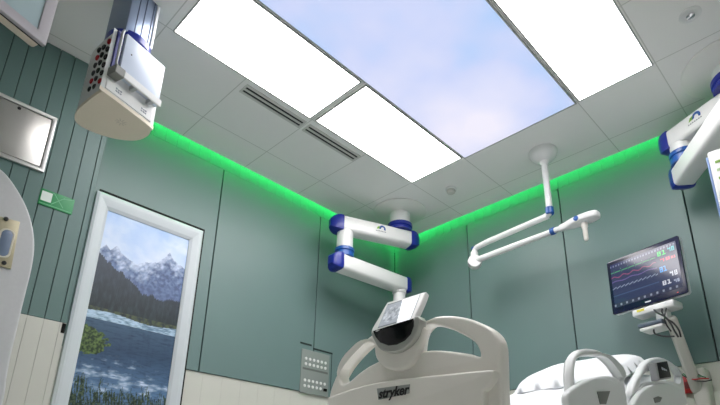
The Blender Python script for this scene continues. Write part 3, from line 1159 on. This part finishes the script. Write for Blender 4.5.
plate('black_fascia', [[fy(u, v, XF - .056) for u, v in bl_]], frame((XF - .053, 0, 0), (0, -1, 0), (-1, 0, 0)), .010, .003, BLACK, cons, 2)
# tilted tablet
UP = Vector((.066, 0, .13)).normalized()
TN = Vector((-UP.z, 0, UP.x))
o0 = at(378, 328.5, 0, XF - .052)
mTab = frame(o0, (0, -1, 0), TN)
W0 = .0
tb = [(-.035, -.012), (.085, -.012), (.205, -.008), (.214, .02), (.221, .10), (.221, .146), (.210, .160), (.10, .163), (.0, .170), (-.018, .160), (-.03, .08)]
tab = plate('tablet', [catmull(tb, 3)], mTab @ Matrix.Translation((0, 0, -.014)), .030, .008, WHITEP, bed, 3)


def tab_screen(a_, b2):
    # grey interface: bright reflection painted in at right, round grey pictogram at left
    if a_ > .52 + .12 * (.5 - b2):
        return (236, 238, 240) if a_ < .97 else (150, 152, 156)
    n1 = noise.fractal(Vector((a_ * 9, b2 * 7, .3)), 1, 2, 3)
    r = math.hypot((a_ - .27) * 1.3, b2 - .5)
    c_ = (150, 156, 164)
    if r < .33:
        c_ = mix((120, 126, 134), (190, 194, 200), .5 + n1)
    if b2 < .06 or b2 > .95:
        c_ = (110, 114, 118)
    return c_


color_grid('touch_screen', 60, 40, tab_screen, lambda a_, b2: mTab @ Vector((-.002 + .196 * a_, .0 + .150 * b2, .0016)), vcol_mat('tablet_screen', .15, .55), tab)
# frame, base, casters, head board
bm = nb()
box(bm, (XF + .08, BY0 + .10, .52), (1.80, BY1 - .10, .60), .01, 2)
box(bm, (XF + .0, BY0 + .12, .24), (1.65, BY0 + .22, .34), .01, 2)
box(bm, (XF + .0, BY1 - .22, .24), (1.65, BY1 - .12, .34), .01, 2)
box(bm, (XF + .2, BY0 + .15, .30), (XF + .32, BY1 - .15, .54), .01, 2)
box(bm, (1.2, BY0 + .15, .30), (1.32, BY1 - .15, .54), .01, 2)
B('bed_frame', bm, RAILP, bed)
for x in (-.25, 1.55):
    for y in (BY0 + .17, BY1 - .17):
        bm = nb()
        lathe(bm, (x, y - .02, .075), [(.07, 0), (.075, .006), (.075, .034), (.07, .04)], 24, (0, 1, 0))
        box(bm, (x - .03, y - .035, .06), (x + .03, y + .035, .25), .01, 2)
        B('caster', bm, GREYP, bed)
m4 = frame((1.86, 0, 0), (0, -1, 0), (-1, 0, 0))
plate('head_board', [catmull([(1.42, .5), (1.42, .95), (1.50, 1.10), (1.87, 1.14), (2.25, 1.10), (2.33, .95), (2.33, .5)], 4)], m4, .05, .012, RAILP, bed)
# side rails (near side), outlines in the rail's plane


def rail(yr, outer_, hole, panel, recess, thick=.042, name='side_rail', zcut=.55, col=RAILP):
    m4 = Matrix(((1, 0, 0, 0), (0, 0, -1, yr), (0, 1, 0, 0), (0, 0, 0, 1)))

    def xz(pts, yy_):
        return [(p_.x, p_.z) for p_ in (at(u, v, 1, yy_) for u, v in pts)]
    n_ = len(outer_)
    um = sum(q_[0] for q_ in outer_) / n_
    ol = [xz([q_], yr - thick / 2 + thick * max(0, min(1, (um - 2 - q_[0]) / 22)))[0] for q_ in outer_]
    ol = ol + [(ol[-1][0] - .02, zcut), (ol[0][0] + .02, zcut)]
    r_ = plate(name, [catmull(ol, 3), catmull([xz([q_], yr - thick / 2 + thick * max(0, min(1, (q_[0] - um + 4) / 14)) * max(0, min(1, (384 - q_[1]) / 10)))[0] for q_ in hole], 3)], m4, thick, .013, col, bed, 4)
    m5 = m4.copy()
    m5.translation = Vector((0, yr - thick / 2 - .008, 0))
    pn = xz(panel, yr - thick / 2 - .02)
    pn = pn + [(pn[-1][0] - .03, zcut + .03), (pn[0][0] + .03, zcut + .03)]
    pp = plate('rail_panel', [catmull(pn, 3)], m5, .032, .010, col, r_, 4)
    if recess:
        m6 = m4.copy()
        m6.translation = Vector((0, yr - thick / 2 - .0245, 0))
        plate('recessed_grip', [xz(recess, yr - thick / 2 - .025)], m6, .004, .001, mat('recess_grey', (120, 122, 120), .5), pp, 1)
    return r_


YR = -2.43
rail(YR,
     [(563, 400), (562.6, 385), (562.8, 370), (565, 359), (570, 353), (579, 349.7), (591, 348.5), (600, 350.5), (610, 357.5), (618.7, 368), (624, 378), (626, 390), (627, 404)],
     [(576.4, 384), (574.7, 374), (575.5, 364), (579, 358.5), (585, 355.8), (593, 356), (601.5, 359), (610, 366), (616, 374), (618, 381), (611, 377.8), (600, 376.5), (589, 379)],
     [(568, 405), (568, 393), (573, 388), (582, 382.5), (592, 378.2), (601, 377.2), (611, 379.5), (619, 384.5), (625, 393), (627, 405)],
     [(597, 391.5), (610, 391), (606, 404), (600, 404)])
r2 = rail(YR - .02,
          [(626, 405), (628.5, 388), (632.5, 374), (639.4, 364.5), (648, 359.5), (659, 357), (669, 360), (678, 367.5), (683, 377.5), (685.5, 391), (687, 405)],
          [(633, 396), (635, 384), (640, 374.5), (646, 369), (656, 364.5), (667, 365.5), (674, 371), (679, 380), (680, 386), (670, 383.5), (658, 383), (647, 386), (639, 391)],
          [(633, 410), (636, 399), (641, 391.5), (650, 385.5), (661, 383), (671, 384), (680, 388), (685, 395), (687.5, 408)],
          [(653.5, 398), (658, 396.3), (662, 397.5), (660, 402), (655, 403)])
YP = YR - .085
q = [at(u, v, 1, YP) for u, v in ((655, 363), (665, 361.5), (669, 377), (658, 379))]
m4 = Matrix(((1, 0, 0, 0), (0, 0, -1, YP + .012), (0, 1, 0, 0), (0, 0, 0, 1)))
cc = [(p_.x, p_.z) for p_ in q]
ctr = plate('control_pod', [[(x + (x - sum(c_[0] for c_ in cc) / 4) * .12, z + (z - sum(c_[1] for c_ in cc) / 4) * .12 - .004) for x, z in cc]], m4, .04, .008, mat('pod_grey', (150, 152, 154), .4), r2, 3)
m4b = m4.copy()
m4b.translation = Vector((0, YP - .009, 0))
plate('pod_display', [cc], m4b, .004, .001, mat('pod_black', (10, 11, 14), .55, spec=.3), r2, 1)
bm = nb()
for k in range(3):
    c_ = (Vector(cc[0]) + Vector(cc[1]) + Vector(cc[2]) + Vector(cc[3])) / 4
    box(bm, (c_.x - .04 + .03 * k, YP - .0125, c_.y - .006 + .003 * k), (c_.x - .018 + .03 * k, YP - .0105, c_.y + .008))
B('pod_marks', bm, mat('pod_mark', (190, 196, 204), .5), r2, smooth=False)
# far side rails, simple continuation behind the mattress
for x0, x1, zt in ((-.2, .5, .86), (.65, 1.5, 1.02)):
    m4 = Matrix(((1, 0, 0, 0), (0, 0, -1, BY1 + .03), (0, 1, 0, 0), (0, 0, 0, 1)))
    cx = (x0 + x1) / 2
    o1 = [(x0, .55), (x0, zt - .12), (x0 + .12, zt), (x1 - .12, zt), (x1, zt - .12), (x1, .55)]
    i1 = [(x0 + .09, zt - .16), (x0 + .16, zt - .06), (x1 - .16, zt - .06), (x1 - .09, zt - .16)]
    plate('side_rail', [catmull(o1, 4), catmull(i1, 3)], m4, .045, .012, RAILP, bed)

# mattress with white sheet: top profile in x-z
PROF = [(-.27, .70), (.0, .72), (.35, .755), (.55, .82), (.85, .945), (1.2, 1.06), (1.45, 1.12), (1.80, 1.17)]


def sheet(name, prof, y0, y1, thick, m, crown=.03, wr=.006, parent=None, nx=90, ny=34, seed=0):
    xs = [prof[0][0] + (prof[-1][0] - prof[0][0]) * i / nx for i in range(nx + 1)]
    top, bot = [], []
    bm = nb()
    for x in xs:
        zt = interp(prof, x)
        rt, rb = [], []
        for j in range(ny + 1):
            s = j / ny
            y = y0 + (y1 - y0) * s
            e = min(s, 1 - s) * 2
            edge = (1 - max(0, 1 - e / .16) ** 2.4)
            ex = min(x - prof[0][0], prof[-1][0] - x)
            edx = 1 - max(0, 1 - ex / .05) ** 2.4
            z = zt - thick * .45 * (1 - edge * edx) + crown * math.sin(math.pi * s) + wr * noise.fractal(Vector((x * 4 + seed, y * 9 + x * 3, seed)), 1, 2, 3) + wr * .8 * math.sin(14 * (x * .7 + y * 1.6) + 2 * noise.noise(Vector((x * 3, y * 3, seed))))
            rt.append(bm.verts.new((x, y, z)))
            rb.append(bm.verts.new((x, y, zt - thick + thick * .15 * (1 - edge))))
        top.append(rt)
        bot.append(rb)
    for i in range(nx):
        for j in range(ny):
            bm.faces.new((top[i][j], top[i + 1][j], top[i + 1][j + 1], top[i][j + 1]))
            bm.faces.new((bot[i][j], bot[i][j + 1], bot[i + 1][j + 1], bot[i + 1][j]))
    for i in range(nx):
        for j in (0, ny):
            bm.faces.new((top[i][j], bot[i][j], bot[i + 1][j], top[i + 1][j]))
    for j in range(ny):
        for i in (0, nx):
            bm.faces.new((top[i][j], top[i][j + 1], bot[i][j + 1], bot[i][j]))
    return B(name, bm, m, parent, ang=70)


mp = [(x, z - .045) for x, z in PROF]
tag(sheet('mattress', mp, BY0 + .03, BY1 - .04, .155, SHEET), 'thick mattress in white sheets with its head half raised on the bed', 'mattress')
# deck under the mattress follows its profile (part of the bed)
sheet('mattress_deck', [(x, z - .205) for x, z in PROF], BY0 + .05, BY1 - .06, .04, RAILP, 0, 0, bed, 60, 4)
bm = nb()
for x in (.05, .6, 1.2, 1.65):
    zz = interp(PROF, x) - .235
    for y in (BY0 + .2, BY1 - .2):
        box(bm, (x - .02, y - .02, .58), (x + .02, y + .02, zz))
B('deck_struts', bm, GREYP, bed)
# pillow
bm = nb()
N = 22
top, bot = [], []
for i in range(N + 1):
    rt, rb = [], []
    for j in range(N + 1):
        a_, b2 = i / N * 2 - 1, j / N * 2 - 1
        th = .10 * ((1 - a_ ** 4) * (1 - b2 ** 4)) ** .5
        pin = 1 - .06 * (a_ * a_ * b2 * b2)
        x = 1.22 + .27 * a_ * pin * 1.0
        y = -1.95 + .36 * b2 * pin
        z0 = 1.072 + .10 * a_
        w = .006 * noise.noise(Vector((x * 9, y * 9, 3)))
        rt.append(bm.verts.new((x, y, z0 + th + w)))
        rb.append(bm.verts.new((x, y, z0 - th * .35)))
    top.append(rt)
    bot.append(rb)
for i in range(N):
    for j in range(N):
        bm.faces.new((top[i][j], top[i + 1][j], top[i + 1][j + 1], top[i][j + 1]))
        bm.faces.new((bot[i][j], bot[i][j + 1], bot[i + 1][j + 1], bot[i + 1][j]))
bmesh.ops.remove_doubles(bm, verts=bm.verts[:], dist=.0005)
tag(B('pillow', bm, SHEET, ang=80), 'white pillow at the head of the bed behind the side rail', 'pillow')

# ------------------------------------------------------------------ patient monitor on its wall arm
MC = CAM + (Vector((1.372, -2.382, 1.696)) - CAM) * 1.1
yawm, pit = math.radians(166.19), math.radians(2.14)
nM = Vector((math.cos(yawm) * math.cos(pit), math.sin(yawm) * math.cos(pit), math.sin(pit)))
rM = Vector((0, 0, 1)).cross(nM).normalized()
mM = frame(MC, rM, nM)
WM, HM = .55, .55 / 1.3
t = thing('patient_monitor', 'black-framed patient monitor with coloured vital sign traces on a wall arm', 'monitor', MC - Vector((0, 0, HM / 2)))
plate('rear_housing', [rrect(WM - .006, HM - .004, .018, 4)], mM @ Matrix.Translation((0, 0, -.034)), .045, .012, mat('monitor_white', (214, 218, 222), .4), t)
plate('bezel', [rrect(WM, HM, .014, 4)], mM @ Matrix.Translation((0, 0, -.006)), .014, .003, mat('navy_black_bezel', (18, 22, 52), .15), t)


def blockseg(a_, b2, x0, y0, w, h, pat):
    if not (x0 <= a_ < x0 + w and y0 <= b2 < y0 + h):
        return False
    ix = int((a_ - x0) / w * len(pat[0]))
    iy = len(pat) - 1 - int((b2 - y0) / h * len(pat))
    return pat[min(len(pat) - 1, iy)][min(len(pat[0]) - 1, ix)] == '#'


P1 = ['### ## ', '#.# .#.', '### .#.', '#.# .#.', '### ###']
P2 = ['#.#.###', '###.#.#', '..#.###', '..#.#.#', '..#.###']


def mon_screen(a_, b2):
    c_ = (44, 56, 92)
    if b2 > .93:
        c_ = (40, 50, 96)
    if b2 < .10:
        c_ = (48, 54, 80)
        if b2 > .03 and (a_ * 11) % 1 < .30 and b2 < .075:
            c_ = (150, 158, 176)
    for y, col_, kind in ((.80, (90, 220, 120), 'e'), (.68, (220, 90, 130), 'w'), (.58, (150, 120, 190), 'f'), (.44, (200, 214, 232), 's'), (.26, (120, 180, 220), 'd')):
        if a_ < .70:
            if kind == 'e':
                ph = (a_ * 9) % 1
                yy_ = y + (.045 if .45 < ph < .52 else (-.02 if .52 <= ph < .57 else 0))
            elif kind == 'w':
                yy_ = y + .02 * math.sin(a_ * 40)
            elif kind == 'f':
                yy_ = y + .012 * math.sin(a_ * 25)
            elif kind == 's':
                yy_ = y + .040 * ((a_ * 15) % 1 - .5)
            else:
                yy_ = y
            if abs(b2 - yy_) < .011:
                return mix(c_, col_, .6 if kind != 'd' else .25)
    if b2 > .93 and (a_ * 23) % 1 < .5 and b2 < .965:
        return (120, 130, 160)
    if blockseg(a_, b2, .73, .80, .12, .10, P1):
        return (70, 235, 120)
    if blockseg(a_, b2, .88, .82, .09, .09, P2):
        return (110, 220, 225)
    if blockseg(a_, b2, .76, .66, .13, .07, P2):
        return (240, 70, 110)
    if blockseg(a_, b2, .91, .66, .06, .05, P1):
        return (230, 90, 110)
    if blockseg(a_, b2, .73, .44, .10, .12, P1):
        return (70, 170, 250)
    if blockseg(a_, b2, .86, .30, .10, .10, P2):
        return (220, 226, 238)
    if blockseg(a_, b2, .74, .16, .12, .09, P1):
        return (225, 228, 238)
    if blockseg(a_, b2, .90, .14, .07, .07, P2):
        return (180, 190, 215)
    # plain display background everywhere else
    return c_


color_grid('screen', 180, 130, mon_screen, lambda a_, b2: mM @ Vector((-WM / 2 + .026 + (WM - .050) * a_, -HM / 2 + .045 + (HM - .078) * b2, .0022)), vcol_mat('monitor_screen', .10, .8, 0), t)
bm = nb()
box(bm, (-.020, -HM / 2 + .016, .001), (.022, -HM / 2 + .025, .002), 0, 1, mM)
B('brand_mark', bm, mat('mark_white', (220, 222, 228), .5), t, smooth=False)
bm = nb()
box(bm, (.205, -HM / 2 + .018, .001), (.215, -HM / 2 + .023, .002), 0, 1, mM)
B('status_light', bm, mat('amber_dot', (200, 60, 60), .5, emit=.6), t, smooth=False)

ta = thing('monitor_arm', 'white wall arm with bracket, tray and dark cables carrying the patient monitor', 'monitor arm', (2.05, -2.45, .9))
PB = MC - mM.to_3x3() @ Vector((0, HM / 2, 0))
WARM = mat('arm_warm_grey', (186, 186, 178), .45)
bm = nb()
box(bm, (-.13, -HM / 2 - .058, -.12), (.17, -HM / 2 - .008, .0), .012, 3, mM)
B('mount_bracket', bm, WHITEP, ta)
bm = nb()
box(bm, (-.09, -HM / 2 - .035, .0005), (-.035, -HM / 2 - .018, .002), 0, 1, mM)
B('yellow_label', bm, mat('label_yellow', (206, 196, 60), .5), ta, smooth=False)
bm = nb()
box(bm, (.02, -HM / 2 - .125, -.09), (.10, -HM / 2 - .050, -.03), .008, 2, mM)
B('swivel_block', bm, WHITEP, ta)
bm = nb()
box(bm, (-.09, -HM / 2 - .155, -.12), (.085, -HM / 2 - .128, .02), .008, 2, mM)
B('tray_top', bm, mat('tray_slate', (84, 98, 112), .4), ta)
bm = nb()
box(bm, (-.085, -HM / 2 - .180, -.115), (.080, -HM / 2 - .157, .012), .010, 3, mM)
B('tray_base', bm, WHITEP, ta)
A0 = mM @ Vector((.095, -HM / 2 - .12, -.08))
A1 = Vector((WX - .10, at(698, 392, 0, WX - .10).y, at(698, 392, 0, WX - .10).z))
bm = nb()
d = (A1 - A0)
m4 = frame(A0, d, Vector((-.5, .3, .8)))
box(bm, (-.02, -.052, -.035), (d.length * 1.0, .052, .035), .018, 3, m4)
B('spring_arm', bm, WARM, ta)
bm = nb()
box(bm, (A1.x - .05, A1.y - .075, A1.z - .16), (WX - .002, A1.y + .02, A1.z + .16), .02, 3)
B('wall_base', bm, WARM, ta)
bm = nb()
box(bm, (WX - .03, A1.y - .13, .45), (WX - .002, A1.y + .015, A1.z - .0), .006, 2)
B('wall_channel', bm, mat('channel_pale', (204, 204, 196), .5), ta)


def cable(name, pts, r, m, parent):
    bm = nb()
    ring_tube(bm, catmull([tuple(p_) for p_ in pts], 6, False), r, 8)
    return B(name, bm, m, parent, ang=80)


def mp_(x, y, z):
    return mM @ Vector((x, -HM / 2 + y, z))


cable('cable', [mp_(.02, -.03, -.02), mp_(.05, -.075, .01), mp_(.10, -.12, .0), mp_(.12, -.17, -.02), mp_(.135, -.22, -.02), mp_(.15, -.27, -.03)], .006, DARK, ta)
cable('cable', [mp_(.09, -.03, -.02), mp_(.085, -.08, .0), mp_(.115, -.14, .01), mp_(.15, -.18, .0), mp_(.165, -.23, -.02), mp_(.16, -.27, -.04)], .006, DARK, ta)
cable('cable', [mp_(.11, -.05, -.02), mp_(.11, -.10, .01), mp_(.10, -.16, .01), mp_(.125, -.23, .0)], .005, DARK, ta)
cable('cable', [mp_(.0, -.175, -.02), mp_(.01, -.215, -.01), mp_(.07, -.25, .0), mp_(.135, -.265, -.01)], .006, DARK, ta)
for k, (m_, dy) in enumerate(((DARK, 0), (mat('cable_green', (40, 120, 80), .5), .02), (RED, .035), (DARK, .05))):
    q0 = A1 + Vector((-.075, .07 - dy, .13 - .01 * k))
    cable('cable', [q0, q0 + Vector((-.02, -.04, -.04)), q0 + Vector((-.01, -.09, -.02 - .01 * k)), q0 + Vector((.0, -.13, -.045))], .004, m_, ta)

# red outlet on the wall beside the bed
q = at(688.5, 384.5, 0, WX - .02)
t = thing('red_outlet', 'small red emergency outlet low on the wall behind the bed rail', 'outlet', (WX - .02, q.y, q.z - .07))
bm = nb()
box(bm, (WX - .03, q.y - .042, q.z - .060), (WX + .010, q.y + .042, q.z + .060), .006, 2)
B('outlet_box', bm, RED, t)
bm = nb()
box(bm, (WX - .034, q.y - .022, q.z - .030), (WX - .029, q.y + .022, q.z + .020), .003, 1)
B('socket_face', bm, mat('dark_red', (96, 8, 14), .4), t)

for o in S.objects:
    if '_o' in o:
        del o['_o']

# ------------------------------------------------------------------ world: closed room, nothing outside
w = bpy.data.worlds.new('world')
S.world = w
w.use_nodes = True
w.node_tree.nodes['Background'].inputs[0].default_value = (.02, .02, .02, 1)
